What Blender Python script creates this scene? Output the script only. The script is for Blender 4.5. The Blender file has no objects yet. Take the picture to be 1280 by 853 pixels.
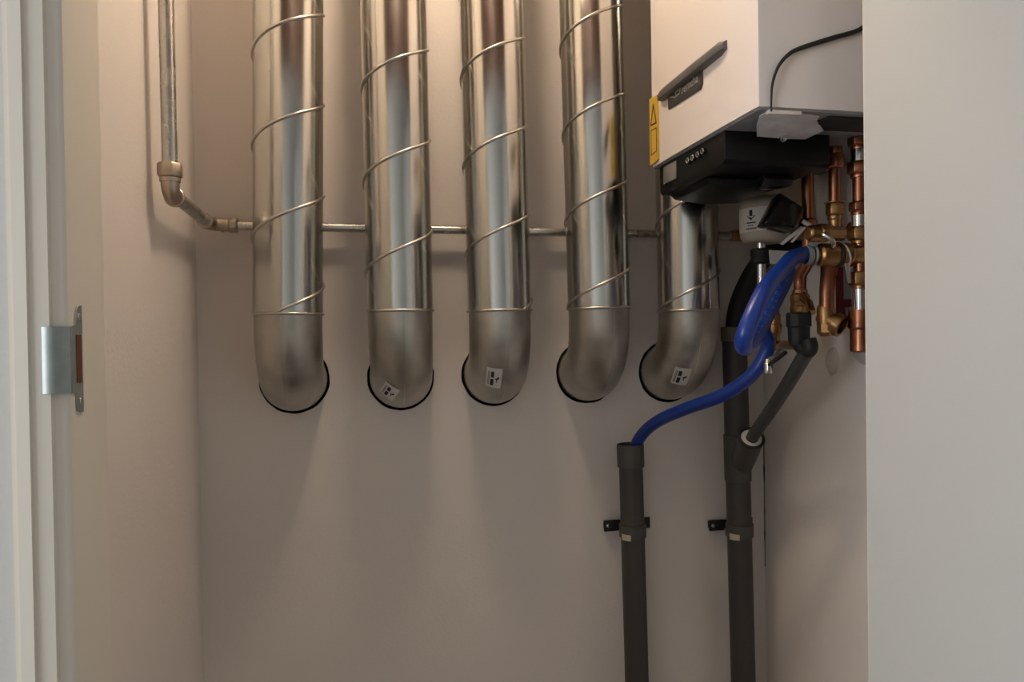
import bpy, bmesh, math, random
from mathutils import Vector, Matrix, noise
random.seed(7)
PI = math.pi
scene = bpy.context.scene
COL = scene.collection

# ------------------------------------------------------------------ camera
cam_data = bpy.data.cameras.new('camera')
cam_data.sensor_width = 36.0
cam_data.lens = 36.0 * 900.0 / 1280.0
cam_data.clip_start = 0.02
cam = bpy.data.objects.new('camera', cam_data)
COL.objects.link(cam)
yaw, pitch, roll = math.radians(11.5), math.radians(-0.66), math.radians(-0.83)
fwd = Vector((math.sin(yaw) * math.cos(pitch), math.cos(yaw) * math.cos(pitch), math.sin(pitch)))
rgt = Vector((math.cos(yaw), -math.sin(yaw), 0))
upv = rgt.cross(fwd)
r2 = math.cos(roll) * rgt + math.sin(roll) * upv
u2 = -math.sin(roll) * rgt + math.cos(roll) * upv
m = Matrix((r2, u2, -fwd)).transposed().to_4x4()
m.translation = Vector((0, -1.5, 1.5))
cam.matrix_world = m
scene.camera = cam

# ------------------------------------------------------------------ light and exposure
LAMP_POS = (0.118, -0.44, 2.46)
LAMP_STRENGTH = 52.0
DAY_POWER = 31.0
scene.view_settings.view_transform = 'Standard'
scene.view_settings.look = 'None'
scene.view_settings.gamma = 1.0
scene.view_settings.use_curve_mapping = False
scene.view_settings.exposure = 0.5
world = bpy.data.worlds.new('world')
scene.world = world
world.use_nodes = True
world.node_tree.nodes['Background'].inputs[0].default_value = (0.62, 0.78, 1.0, 1)
world.node_tree.nodes['Background'].inputs[1].default_value = 0.6
# daylight through the hall window
ld = bpy.data.lights.new('window_daylight', 'AREA')
ld.shape = 'RECTANGLE'; ld.size = 1.3; ld.size_y = 1.2
ld.energy = DAY_POWER; ld.color = (0.96, 0.98, 1.0)
lo = bpy.data.objects.new('window_daylight', ld); COL.objects.link(lo)
lo.location = (-2.46, -1.52, 1.50)
lo.rotation_euler = (0, -PI / 2, 0)

# ------------------------------------------------------------------ materials
MATS = {}
def mat(name, col, rough=0.5, metal=0.0, nscale=None, namt=0.0, stretch=(1, 1, 1), bump=0.0,
        bscale=120.0, rvar=0.0, spec=0.5, coat=0.0, col2=None, emit=None, estr=0.0):
    m = bpy.data.materials.new(name); m.use_nodes = True
    nt = m.node_tree; b = nt.nodes['Principled BSDF']
    b.inputs['Base Color'].default_value = (*col, 1)
    b.inputs['Roughness'].default_value = rough
    b.inputs['Metallic'].default_value = metal
    b.inputs['Specular IOR Level'].default_value = spec
    if coat: b.inputs['Coat Weight'].default_value = coat; b.inputs['Coat Roughness'].default_value = 0.1
    if emit: b.inputs['Emission Color'].default_value = (*emit, 1); b.inputs['Emission Strength'].default_value = estr
    if nscale or bump:
        tc = nt.nodes.new('ShaderNodeTexCoord'); mp = nt.nodes.new('ShaderNodeMapping')
        mp.inputs['Scale'].default_value = stretch
        nt.links.new(tc.outputs['Object'], mp.inputs['Vector'])
    if nscale:
        n = nt.nodes.new('ShaderNodeTexNoise'); n.inputs['Scale'].default_value = nscale
        n.inputs['Detail'].default_value = 4.0
        nt.links.new(mp.outputs['Vector'], n.inputs['Vector'])
        r = nt.nodes.new('ShaderNodeValToRGB')
        c2 = col2 or tuple(max(0, c * (1 - namt)) for c in col)
        r.color_ramp.elements[0].position = 0.32; r.color_ramp.elements[1].position = 0.68
        r.color_ramp.elements[0].color = (*c2, 1); r.color_ramp.elements[1].color = (*col, 1)
        nt.links.new(n.outputs['Fac'], r.inputs['Fac'])
        nt.links.new(r.outputs['Color'], b.inputs['Base Color'])
        if rvar:
            mr = nt.nodes.new('ShaderNodeMapRange')
            mr.inputs['From Min'].default_value = 0.3; mr.inputs['From Max'].default_value = 0.7
            mr.inputs['To Min'].default_value = max(0.02, rough - rvar); mr.inputs['To Max'].default_value = rough + rvar
            nt.links.new(n.outputs['Fac'], mr.inputs['Value'])
            nt.links.new(mr.outputs['Result'], b.inputs['Roughness'])
    if bump:
        n2 = nt.nodes.new('ShaderNodeTexNoise'); n2.inputs['Scale'].default_value = bscale
        n2.inputs['Detail'].default_value = 3.0
        nt.links.new(tc.outputs['Object'], n2.inputs['Vector'])
        bp = nt.nodes.new('ShaderNodeBump'); bp.inputs['Strength'].default_value = bump
        bp.inputs['Distance'].default_value = 0.002
        nt.links.new(n2.outputs['Fac'], bp.inputs['Height'])
        nt.links.new(bp.outputs['Normal'], b.inputs['Normal'])
    MATS[name] = m
    return m

M_WALL = mat('closet_wall_paint', (0.80, 0.74, 0.69), 0.85, nscale=2.5, namt=0.04, bump=0.25, bscale=160)
M_HALL = mat('hall_wall_paint', (0.68, 0.67, 0.645), 0.85, bump=0.15, bscale=140)
M_CEIL = mat('ceiling_paint', (0.74, 0.72, 0.69), 0.9, bump=0.1)
M_FLOOR = mat('floor_laminate', (0.16, 0.115, 0.085), 0.5, nscale=6, namt=0.3, stretch=(1, 8, 1))
M_DOOR = mat('door_paint', (0.495, 0.50, 0.485), 0.45, bump=0.05, bscale=300)
M_FRAME = mat('frame_paint', (0.80, 0.745, 0.65), 0.5, nscale=3, namt=0.05, stretch=(1, 1, 0.15))
M_WOOD = mat('header_wood', (0.05, 0.015, 0.010), 0.55, nscale=9, namt=0.4, stretch=(0.4, 3, 6))
M_CAVITY = mat('hole_cavity', (0.012, 0.009, 0.008), 0.9)
M_GALV = mat('galvanised_sheet', (0.60, 0.60, 0.565), 0.20, 1.0, nscale=7, namt=0.14, stretch=(3, 3, 0.8), rvar=0.05, bump=0.06, bscale=22)
M_ELBOW = mat('galvanised_elbow', (0.58, 0.56, 0.51), 0.42, 1.0, nscale=16, namt=0.28, rvar=0.07, bump=0.08, bscale=40)
M_SEAM = mat('seam_metal', (0.66, 0.63, 0.57), 0.3, 1.0, nscale=60, namt=0.2)
M_STEEL = mat('pipe_steel', (0.60, 0.585, 0.55), 0.28, 1.0, nscale=30, namt=0.15, rvar=0.06)
M_NUT = mat('nut_steel', (0.56, 0.47, 0.38), 0.38, 1.0, nscale=40, namt=0.2)
M_CHROME = mat('chrome_steel', (0.74, 0.75, 0.76), 0.14, 1.0, nscale=50, namt=0.05)
M_COPPER = mat('copper', (0.42, 0.175, 0.10), 0.34, 1.0, nscale=25, namt=0.35, rvar=0.08)
M_BRASS = mat('brass', (0.43, 0.25, 0.11), 0.36, 1.0, nscale=30, namt=0.3, rvar=0.08)
M_CASE = mat('boiler_white', (0.76, 0.70, 0.67), 0.38, nscale=2, namt=0.02)
M_PLATE = mat('boiler_grey_plate', (0.30, 0.30, 0.31), 0.45, 0.3, nscale=20, namt=0.2)
M_FOIL = mat('grey_foil', (0.74, 0.73, 0.75), 0.6, 0.0, nscale=35, namt=0.2, bump=0.3, bscale=60)
M_BLACK = mat('black_plastic', (0.005, 0.005, 0.005), 0.40, spec=0.3, nscale=20, namt=0.1)
M_GLOSS = mat('glossy_black', (0.004, 0.004, 0.004), 0.24, coat=0.15, nscale=20, namt=0.1)
M_RUBBER = mat('black_rubber', (0.012, 0.012, 0.012), 0.6, nscale=30, namt=0.2)
M_BADGE = mat('badge_dark_grey', (0.055, 0.052, 0.05), 0.4, nscale=40, namt=0.1)
M_BAR = mat('handle_grey', (0.13, 0.125, 0.12), 0.38, nscale=40, namt=0.1)
M_SCREEN = mat('display_grey', (0.22, 0.21, 0.20), 0.2, nscale=10, namt=0.1)
M_YEL = mat('warning_yellow', (0.66, 0.42, 0.05), 0.5, nscale=30, namt=0.06)
M_INK = mat('black_ink', (0.025, 0.022, 0.02), 0.7, nscale=40, namt=0.1)
M_WHITE = mat('white_paper', (0.72, 0.70, 0.66), 0.7, nscale=40, namt=0.06)
M_POT = mat('ivory_plastic', (0.52, 0.47, 0.40), 0.45, nscale=20, namt=0.06)
M_BLUE = mat('blue_hose', (0.007, 0.042, 0.29), 0.33, nscale=30, namt=0.15, coat=0.12)
M_BLUEP = mat('hose_print', (0.07, 0.14, 0.36), 0.5, nscale=30, namt=0.1)
M_PVC = mat('grey_pvc', (0.058, 0.050, 0.047), 0.5, nscale=5, namt=0.12, stretch=(1, 1, .5))
M_PVC2 = mat('grey_pvc_fitting', (0.075, 0.070, 0.062), 0.5, nscale=10, namt=0.12)
M_OLIVE = mat('olive_coupling', (0.16, 0.14, 0.10), 0.5, nscale=20, namt=0.12)
M_GHOSE = mat('dark_grey_hose', (0.05, 0.052, 0.05), 0.45, nscale=20, namt=0.12)
M_RED = mat('red_plastic', (0.30, 0.015, 0.02), 0.4, nscale=20, namt=0.1)
M_DRED = mat('dark_red_plastic', (0.13, 0.012, 0.014), 0.4, nscale=20, namt=0.1)
M_ZINC = mat('zinc_plate', (0.36, 0.40, 0.39), 0.5, 0.6, nscale=60, namt=0.15)
M_BULB = mat('bulb_glow', (1, 0.9, 0.8), 0.4, emit=(1.0, 0.78, 0.57), estr=LAMP_STRENGTH)
M_PLASTER = mat('white_plaster', (0.62, 0.58, 0.55), 0.9, nscale=30, namt=0.1, bump=0.5, bscale=60)

# ------------------------------------------------------------------ mesh helpers
class MB:
    def __init__(s): s.v = []; s.f = []; s.mi = []
    def add(s, vs, fs, mi=0):
        o = len(s.v); s.v += [tuple(p) for p in vs]; s.f += [tuple(i + o for i in f) for f in fs]; s.mi += [mi] * len(fs)
    def box(s, lo, hi, mi=0):
        x0, y0, z0 = lo; x1, y1, z1 = hi
        s.add([(x0, y0, z0), (x1, y0, z0), (x1, y1, z0), (x0, y1, z0), (x0, y0, z1), (x1, y0, z1), (x1, y1, z1), (x0, y1, z1)],
              [(0, 3, 2, 1), (4, 5, 6, 7), (0, 1, 5, 4), (1, 2, 6, 5), (2, 3, 7, 6), (3, 0, 4, 7)], mi)
    def prism(s, poly, axis, a, b, mi=0):
        # poly: 2D points in the plane perpendicular to axis (order x,y,z without the axis)
        n = len(poly)
        def P(p, t):
            if axis == 'x': return (t, p[0], p[1])
            if axis == 'y': return (p[0], t, p[1])
            return (p[0], p[1], t)
        vs = [P(p, a) for p in poly] + [P(p, b) for p in poly]
        fs = [tuple(range(n)), tuple(range(2 * n - 1, n - 1, -1))] + [(i, i + n, (i + 1) % n + n, (i + 1) % n) for i in range(n)]
        s.add(vs, fs, mi)
    def tube(s, path, rad, seg=16, caps=True, mi=0):
        path = [Vector(p) for p in path]; n = len(path)
        if not hasattr(rad, '__len__'): rad = [rad] * n
        tan = []
        for i in range(n):
            t = path[min(i + 1, n - 1)] - path[max(i - 1, 0)]
            if t.length < 1e-9: t = tan[-1].copy() if tan else Vector((0, 0, 1))
            tan.append(t.normalized())
        ref = Vector((0, 0, 1)) if abs(tan[0].z) < 0.9 else Vector((1, 0, 0))
        nrm = (ref - tan[0] * ref.dot(tan[0])).normalized()
        vs = []
        for i in range(n):
            nrm = (nrm - tan[i] * nrm.dot(tan[i])).normalized()
            bi = tan[i].cross(nrm)
            for k in range(seg):
                a = 2 * PI * k / seg
                vs.append(path[i] + (nrm * math.cos(a) + bi * math.sin(a)) * rad[i])
        fs = []
        for i in range(n - 1):
            for k in range(seg):
                k2 = (k + 1) % seg
                fs.append((i * seg + k, i * seg + k2, (i + 1) * seg + k2, (i + 1) * seg + k))
        if caps:
            fs.append(tuple(range(seg - 1, -1, -1))); fs.append(tuple((n - 1) * seg + k for k in range(seg)))
        s.add(vs, fs, mi)
    def lathe(s, prof, org, ax, seg=24, mi=0, caps=True):
        # prof: (distance along axis, radius)
        ax = Vector(ax).normalized(); org = Vector(org)
        ref = Vector((0, 0, 1)) if abs(ax.z) < 0.9 else Vector((1, 0, 0))
        nn = (ref - ax * ref.dot(ax)).normalized(); bi = ax.cross(nn)
        vs = []
        for (t, r) in prof:
            for k in range(seg):
                a = 2 * PI * (k + 0.5) / seg
                vs.append(org + ax * t + (nn * math.cos(a) + bi * math.sin(a)) * r)
        fs = []
        for i in range(len(prof) - 1):
            for k in range(seg):
                k2 = (k + 1) % seg
                fs.append((i * seg + k, i * seg + k2, (i + 1) * seg + k2, (i + 1) * seg + k))
        if caps:
            fs.append(tuple(range(seg - 1, -1, -1))); fs.append(tuple((len(prof) - 1) * seg + k for k in range(seg)))
        s.add(vs, fs, mi)
    def torus(s, org, ax, R, r, seg=48, sub=10, mi=0):
        ax = Vector(ax).normalized(); org = Vector(org)
        ref = Vector((0, 0, 1)) if abs(ax.z) < 0.9 else Vector((1, 0, 0))
        nn = (ref - ax * ref.dot(ax)).normalized(); bi = ax.cross(nn)
        vs = []; fs = []
        for i in range(seg):
            a = 2 * PI * i / seg; d = nn * math.cos(a) + bi * math.sin(a)
            for j in range(sub):
                b = 2 * PI * j / sub
                vs.append(org + d * (R + r * math.cos(b)) + ax * (r * math.sin(b)))
        for i in range(seg):
            for j in range(sub):
                i2 = (i + 1) % seg; j2 = (j + 1) % sub
                fs.append((i * sub + j, i2 * sub + j, i2 * sub + j2, i * sub + j2))
        s.add(vs, fs, mi)

def link(o, parent=None):
    COL.objects.link(o)
    if parent is not None:
        o.parent = parent
        pm = Matrix.Translation(parent.location) if parent.parent is None else Matrix.Identity(4)
        o.matrix_parent_inverse = pm.inverted()
    return o

def build(mb, name, mats, parent=None, bevel=0.0, bseg=2, smooth=35):
    if not isinstance(mats, (list, tuple)): mats = [mats]
    me = bpy.data.meshes.new(name)
    me.from_pydata(mb.v, [], mb.f)
    for m_ in mats: me.materials.append(m_)
    for i, p in enumerate(me.polygons): p.material_index = mb.mi[i]
    bm = bmesh.new(); bm.from_mesh(me)
    if bevel > 0:
        es = [e for e in bm.edges if len(e.link_faces) == 2 and e.calc_face_angle(0) > 0.5]
        bmesh.ops.bevel(bm, geom=es, offset=bevel, segments=bseg, profile=0.5, affect='EDGES', clamp_overlap=True)
    bmesh.ops.recalc_face_normals(bm, faces=bm.faces[:])
    bm.to_mesh(me); bm.free()
    if smooth:
        me.polygons.foreach_set('use_smooth', [True] * len(me.polygons))
        me.set_sharp_from_angle(angle=math.radians(smooth))
    me.update()
    o = bpy.data.objects.new(name, me)
    return link(o, parent)

def bx(lo, hi, name, m_, parent=None, bevel=0.0, bseg=2):
    b = MB(); b.box(lo, hi); return build(b, name, m_, parent, bevel, bseg)

def tag(o, label, cat, group=None):
    o['label'] = label; o['category'] = cat
    if group: o['group'] = group
    return o

def thing(name, label, cat, loc, group=None):
    o = bpy.data.objects.new(name, None); COL.objects.link(o)
    o.location = loc; o.empty_display_size = 0.05
    return tag(o, label, cat, group)

def struct(o):
    o['kind'] = 'structure'; return o

def smooth_path(pts, sub=8):
    P = [Vector(p) for p in pts]; out = []
    for i in range(len(P) - 1):
        p0 = P[max(i - 1, 0)]; p1 = P[i]; p2 = P[i + 1]; p3 = P[min(i + 2, len(P) - 1)]
        for k in range(sub):
            t = k / sub
            out.append(0.5 * ((2 * p1) + (p2 - p0) * t + (2 * p0 - 5 * p1 + 4 * p2 - p3) * t * t + (3 * p1 - p0 - 3 * p2 + p3) * t ** 3))
    out.append(P[-1]); return out

def hexnut(b, org, ax, length, r, mi=0, seg=6):
    c = length * 0.16
    b.lathe([(0, r * 0.9), (c, r), (length - c, r), (length, r * 0.9)], org, ax, seg, mi)

# ------------------------------------------------------------------ the setting
XL, XR = -0.3213, 0.891          # closet side walls
ZC = 2.58                        # closet ceiling
YF0, YF1 = -0.665, -0.766        # front partition, closet face and hall face
HOLES = [(-0.1405, 1.4125), (0.0705, 1.4115), (0.2645, 1.4135), (0.4695, 1.4125), (0.6575, 1.4085)]
HR = 0.0685
def wall_with_holes():
    bm = bmesh.new()
    outer = [bm.verts.new(p) for p in ((XL - 0.1, 0, 0), (XR + 0.1, 0, 0), (XR + 0.1, 0, ZC), (XL - 0.1, 0, ZC))]
    es = [bm.edges.new((outer[i], outer[(i + 1) % 4])) for i in range(4)]
    rings = []
    for (cx, cz) in HOLES:
        n = 56
        ring = []
        for k in range(n):
            a = 2 * PI * k / n
            rr = HR + 0.0012 * noise.noise(Vector((cx * 20, 3 * math.cos(a), 3 * math.sin(a)))) + 0.0006 * noise.noise(Vector((cx * 9, 14 * math.cos(a), 14 * math.sin(a))))
            ring.append(bm.verts.new((cx + rr * math.cos(a), 0, cz + rr * math.sin(a))))
        es += [bm.edges.new((ring[k], ring[(k + 1) % n])) for k in range(n)]
        rings.append(ring)
    bmesh.ops.triangle_fill(bm, use_beauty=True, edges=es, normal=(0, -1, 0))
    for f in bm.faces:
        f.normal_update()
        if f.normal.y > 0: f.normal_flip()
    for ring in rings:
        n = len(ring)
        back = [bm.verts.new((v.co.x, 0.1, v.co.z)) for v in ring]
        for k in range(n):
            f = bm.faces.new((ring[k], ring[(k + 1) % n], back[(k + 1) % n], back[k])); f.material_index = 1
        f = bm.faces.new(back); f.material_index = 1
    me = bpy.data.meshes.new('wall_back'); bm.to_mesh(me); bm.free()
    me.materials.append(M_WALL); me.materials.append(M_CAVITY)
    o = bpy.data.objects.new('wall_back', me); COL.objects.link(o)
    return struct(o)
wall_back = wall_with_holes()
struct(bx((XL - 0.1, YF0, 0), (XL, 0.0, ZC), 'wall_left', M_WALL))
wall_right = struct(bx((XR, YF0, 0), (XR + 0.1, 0.0, ZC), 'wall_right', M_WALL))
struct(bx((XL - 0.1, YF0, ZC), (XR + 0.1, 0.1, ZC + 0.1), 'ceiling', M_CEIL))
struct(bx((-2.6, -3.2, -0.1), (2.4, 0.12, 0.0), 'floor', M_FLOOR))
OPEN_TOP = 2.16
JL, JR = -0.268, 0.645
# front partition around the door opening (hall side painted, wooden board above the opening inside)
b = MB()
b.box((-2.5, YF1, 0), (-0.318, YF0, 2.65)); b.box((JR + 0.05, YF1, 0), (2.3, YF0, 2.65)); b.box((-0.318, YF1, OPEN_TOP), (JR + 0.05, YF0 - 0.02, 2.65))
struct(build(b, 'wall_front', M_HALL))
hb = struct(bx((-0.30, YF0 - 0.02, OPEN_TOP - 0.02), (JR + 0.04, YF0 + 0.002, ZC), 'trim_2', M_WOOD))
hb['label'] = 'dark red-brown wooden board above the closet opening'
# the hall that the camera stands in
struct(bx((-2.5, -3.2, 0), (2.3, -3.1, 2.65), 'wall_hall_rear', M_HALL))
b = MB()
b.box((-2.6, -3.1, 0), (-2.5, YF1, 0.85)); b.box((-2.6, -3.1, 2.25), (-2.5, YF1, 2.65))
b.box((-2.6, -3.1, 0.85), (-2.5, -2.22, 2.25)); b.box((-2.6, -0.90, 0.85), (-2.5, YF1, 2.25))
struct(build(b, 'wall_hall_left', M_HALL))
b = MB()
for lo_, hi_ in (((-2.57, -2.22, 0.85), (-2.52, -2.16, 2.25)), ((-2.57, -0.96, 0.85), (-2.52, -0.90, 2.25)), ((-2.57, -2.16, 0.85), (-2.52, -0.96, 0.91)), ((-2.57, -2.16, 2.19), (-2.52, -0.96, 2.25))):
    b.box(lo_, hi_)
struct(build(b, 'window_1', M_FRAME))
struct(bx((2.3, -3.2, 0), (2.4, YF0, 2.65), 'wall_hall_right', M_HALL))
struct(bx((-2.6, -3.2, 2.65), (2.4, YF0, 2.75), 'ceiling_hall', M_CEIL))

# door frame: profiled jamb with the strike plate, plain jamb on the hinge side
b = MB()
prof = [(-0.318, YF0 + 0.001), (-0.318, -0.7665), (-0.3125, -0.7665), (-0.311, -0.7735), (-0.2995, -0.7745), (-0.2985, -0.772),
        (-0.2825, -0.772), (-0.2810, -0.7685), (-0.2725, -0.7675), (-0.2690, -0.7655), (-0.2680, -0.762)]
for k in range(0, 7):
    a = PI / 2 * k / 6
    prof.append((JL - 0.012 + 0.012 * math.cos(a), (YF0 - 0.012) + 0.013 * math.sin(a)))
b.prism(prof, 'z', 0.0, OPEN_TOP)
jamb = struct(build(b, 'trim_1', M_FRAME, smooth=25))
jamb['label'] = 'cream painted door frame jamb with a steel strike plate'
struct(bx((JR, YF1 - 0.006, 0), (JR + 0.05, YF0 + 0.001, OPEN_TOP), 'trim_3', M_FRAME))
# strike plate
b = MB()
zt, zb = 1.532, 1.430
b.prism([(-0.766, 1.512), (-0.757, 1.514), (-0.752, 1.529), (-0.747, 1.532), (-0.7395, 1.532), (-0.7395, zb), (-0.747, 1.4305), (-0.755, 1.4325), (-0.757, 1.449), (-0.766, 1.450)], 'x', JL - 0.0005, JL + 0.0016)
sp = build(b, 'strike_plate', M_ZINC, jamb, 0.0004, 1); sp['label'] = 'zinc strike plate with a latch slot'
b = MB()
lip = []
for k in range(9):
    t = k / 8
    lip.append((JL + 0.0012 - 0.0215 * t, -0.7665 - 0.0085 * math.sin(t * PI * 0.75)))
vs = []
for (x, y) in lip: vs += [(x, y, 1.4505), (x, y, 1.5115), (x, y - 0.0015, 1.5115), (x, y - 0.0015, 1.4505)]
fs = []
for k in range(8):
    for j in range(4): fs.append((k * 4 + j, k * 4 + (j + 1) % 4, k * 4 + 4 + (j + 1) % 4, k * 4 + 4 + j))
fs += [(0, 1, 2, 3), (35, 34, 33, 32)]
b.add(vs, fs); build(b, 'curved_lip', M_ZINC, sp)
bx((JL + 0.0010, -0.7560, 1.4590), (JL + 0.0021, -0.7440, 1.5040), 'latch_slot', mat('raw_wood_slot', (0.17, 0.055, 0.025), 0.8, nscale=60, namt=0.4), sp)
for zc in (1.521, 1.4405):
    b = MB(); b.lathe([(0, 0.0036), (0.0008, 0.0036), (0.0014, 0.0028)], (JL + 0.0014, -0.7475, zc), (1, 0, 0), 14); build(b, 'screw', M_STEEL, sp)

# open door leaf on the hinge side
b = MB()
b.box((-0.04, -0.90, 0.01), (0.0, 0.0, 2.13))
door = build(b, 'door_1', M_DOOR, None, 0.0015, 2)
door.location = (0.625, -0.7415, 0); door.rotation_euler = (0, 0, math.radians(0.0))
struct(door); door['label'] = 'pale grey flush door leaf standing open'
for zc in (0.3, 1.1, 1.9):
    b = MB(); b.lathe([(0, 0.007), (0.08, 0.007)], (0.632, -0.7735, zc), (0, 0, 1), 12); build(b, 'hinge', M_STEEL, door)

# crack and plaster lumps in the right corner
b = MB()
pts = []
for k in range(24):
    t = k / 23; z = 1.245 - 0.29 * t
    pts.append((XR - 0.0012, -0.0012 - 0.0012 * abs(noise.noise(Vector((t * 14, 2, 0)))), z))
b.tube(pts, [0.0006 + 0.0014 * abs(noise.noise(Vector((k * 0.9, 5, 1)))) for k in range(24)], 6)
build(b, 'crack', M_CAVITY, wall_right)

# ------------------------------------------------------------------ spiral ducts
RD, RE = 0.0620, 0.0605
YA = -0.122
def duct(i, name, label, xz, slope, zcol, zr, pitch, hole, sticker=None):
    xb = xz - slope * (1.603 - zcol)
    root = thing(name, label, 'duct', (xb, YA, zcol), 'spiral ducts along the back wall')
    ztop = ZC
    ax = lambda z: Vector((xb + slope * (z - zcol), YA, z))
    b = MB(); b.tube([ax(zcol), ax(zcol + 0.02), ax(2.0), ax(ztop)], RD, 96, caps=False)
    build(b, 'duct_pipe', M_GALV, root)
    # raised helical lock seam
    b = MB(); path = []
    z0 = zcol + 0.001; th0 = (z0 - zr) / pitch * 2 * PI; th1 = (ztop - zr) / pitch * 2 * PI
    n = int((th1 - th0) / (2 * PI) * 64)
    for k in range(n + 1):
        th = th0 + (th1 - th0) * k / n; z = zr + pitch * th / (2 * PI)
        c = ax(z); path.append((c.x + (RD + 0.0006) * math.cos(th), c.y + (RD + 0.0006) * math.sin(th), z))
    b.tube(path, 0.0029, 8); build(b, 'spiral_seam', M_SEAM, root, smooth=60)
    # bead where the elbow is pushed in
    b = MB(); b.torus((xb, YA, zcol), (slope, 0, 1), RD + 0.0004, 0.0026, 72, 8); build(b, 'collar_bead', M_SEAM, root, smooth=60)
    # elbow
    hx, hz = hole
    hz += 0.0015
    cpath = [Vector((xb, YA, zcol)), Vector((xb, YA, zcol - 0.012))]
    R = min(zcol - 0.012 - hz, -YA - 0.004)
    zs = hz + R
    cpath.append(Vector((xb, YA, zs)) if zs < zcol - 0.014 else Vector((xb, YA, zcol - 0.0125)))
    n = 20
    for k in range(1, n + 1):
        a = PI / 2 * k / n
        t = k / n; t = t * t * (3 - 2 * t)
        cpath.append(Vector((xb + (hx - xb) * t, YA + R * (1 - math.cos(a)), zs - R * math.sin(a))))
    cpath.append(Vector((hx, 0.05, hz)))
    ne = len(cpath)
    erad = [RE + 0.0042 * max(0.0, (k - ne * 0.55) / (ne * 0.45)) ** 1.5 for k in range(ne)]
    b = MB(); b.tube(cpath, erad, 72, caps=False); eo = build(b, 'elbow', M_ELBOW, root, smooth=60)
    # surface frame on the elbow: s along path (0..1 over the arc), phi from front (0) to the right (+)
    arc = cpath[3:-1]
    def surf(s, phi, lift=0.0):
        u = s * (len(cpath) - 1); k = min(int(u), len(cpath) - 2); fr = u - k
        p = cpath[k].lerp(cpath[k + 1], fr)
        t0 = (cpath[min(k + 1, len(cpath) - 1)] - cpath[max(k - 1, 0)]).normalized()
        t1 = (cpath[min(k + 2, len(cpath) - 1)] - cpath[k]).normalized()
        t = t0.lerp(t1, fr).normalized()
        side = Vector((1, 0, 0)); side = (side - t * side.dot(t)).normalized()
        out = -side.cross(t)
        return p + (out * math.cos(phi) + side * math.sin(phi)) * (erad[k] + (erad[k + 1] - erad[k]) * fr + lift)
    # pressed half seam down the outer curve
    b = MB(); ph = (-0.12, 0.05, 0.10, 0.20, 0.0)[i]
    b.tube([surf(0.02 + 0.84 * k / 40, ph, -0.0001) for k in range(41)], 0.0007, 6); build(b, 'elbow_seam', M_SEAM, eo)
    if sticker:
        s0, p0, rot, w, h = sticker
        L = (1 / (len(cpath) - 1)) / ((cpath[12] - cpath[11]).length)     # path parameter per metre
        def P(u, v, l):
            x = u * math.cos(rot) - v * math.sin(rot); y = u * math.sin(rot) + v * math.cos(rot)
            return surf(s0 - y * L, p0 + x / RE, l)
        bb = MB()
        def patch(u0, u1, v0, v1, lift, mi, nu=6, nv=6):
            vs = []; fs = []
            for l in (lift, lift - 0.0006):
                for a in range(nu + 1):
                    for c in range(nv + 1):
                        vs.append(P((u0 + (u1 - u0) * a / nu) * w, (v0 + (v1 - v0) * c / nv) * h, l))
            N = (nu + 1) * (nv + 1)
            for a in range(nu):
                for c in range(nv):
                    q = a * (nv + 1) + c
                    fs.append((q, q + 1, q + nv + 2, q + nv + 1)); fs.append((N + q, N + q + nv + 1, N + q + nv + 2, N + q + 1))
            bb.add(vs, fs, mi)
        patch(-.5, .5, -.5, .5, 0.0012, 0)
        # print: a column of two dark blocks, a small forked mark and fine lines
        for (u0, u1, v0, v1) in ((-.20, .00, .06, .34), (-.20, .00, -.36, -.02), (.16, .22, -.16, .02), (.10, .30, -.02, .04), (.22, .34, .02, .10), (-.38, -.35, -.36, .34), (-.31, -.28, -.36, .34)):
            patch(u0, u1, v0, v1, 0.0017, 1, 2, 2)
        st = build(bb, 'sticker', [M_WHITE, M_INK], eo, smooth=60)
        st['label'] = 'small white printed product sticker'
    return root
DUCTS = [
    ('spiral_duct', 'galvanised spiral duct beside the upright steel pipe, plain elbow without sticker', -0.137, 0.0178, 1.540, 2.091, 0.1668, None),
    ('spiral_duct', 'galvanised spiral duct with a tilted white sticker low on its elbow', 0.065, -0.006, 1.544, 2.040, 0.1705, (0.61, -0.44, -0.45, 0.030, 0.034)),
    ('spiral_duct', 'middle galvanised spiral duct with a nearly upright sticker at the centre of its elbow', 0.256, -0.0138, 1.543, 2.076, 0.169, (0.50, -0.32, -0.02, 0.030, 0.036)),
    ('spiral_duct', 'galvanised spiral duct with a plain unstickered elbow next to the boiler', 0.458, -0.0155, 1.546, 2.154, 0.1715, None),
    ('spiral_duct', 'galvanised spiral duct running up behind the boiler and its black control box', 0.651, -0.006, 1.540, 1.815, 0.181, (0.52, -0.40, 0.06, 0.033, 0.034)),
]
for i, (nm, lab, xz, sl, zc, zr, pt, st) in enumerate(DUCTS):
    duct(i, nm, lab, xz, sl, zc, zr, pt, HOLES[i], st)

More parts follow.
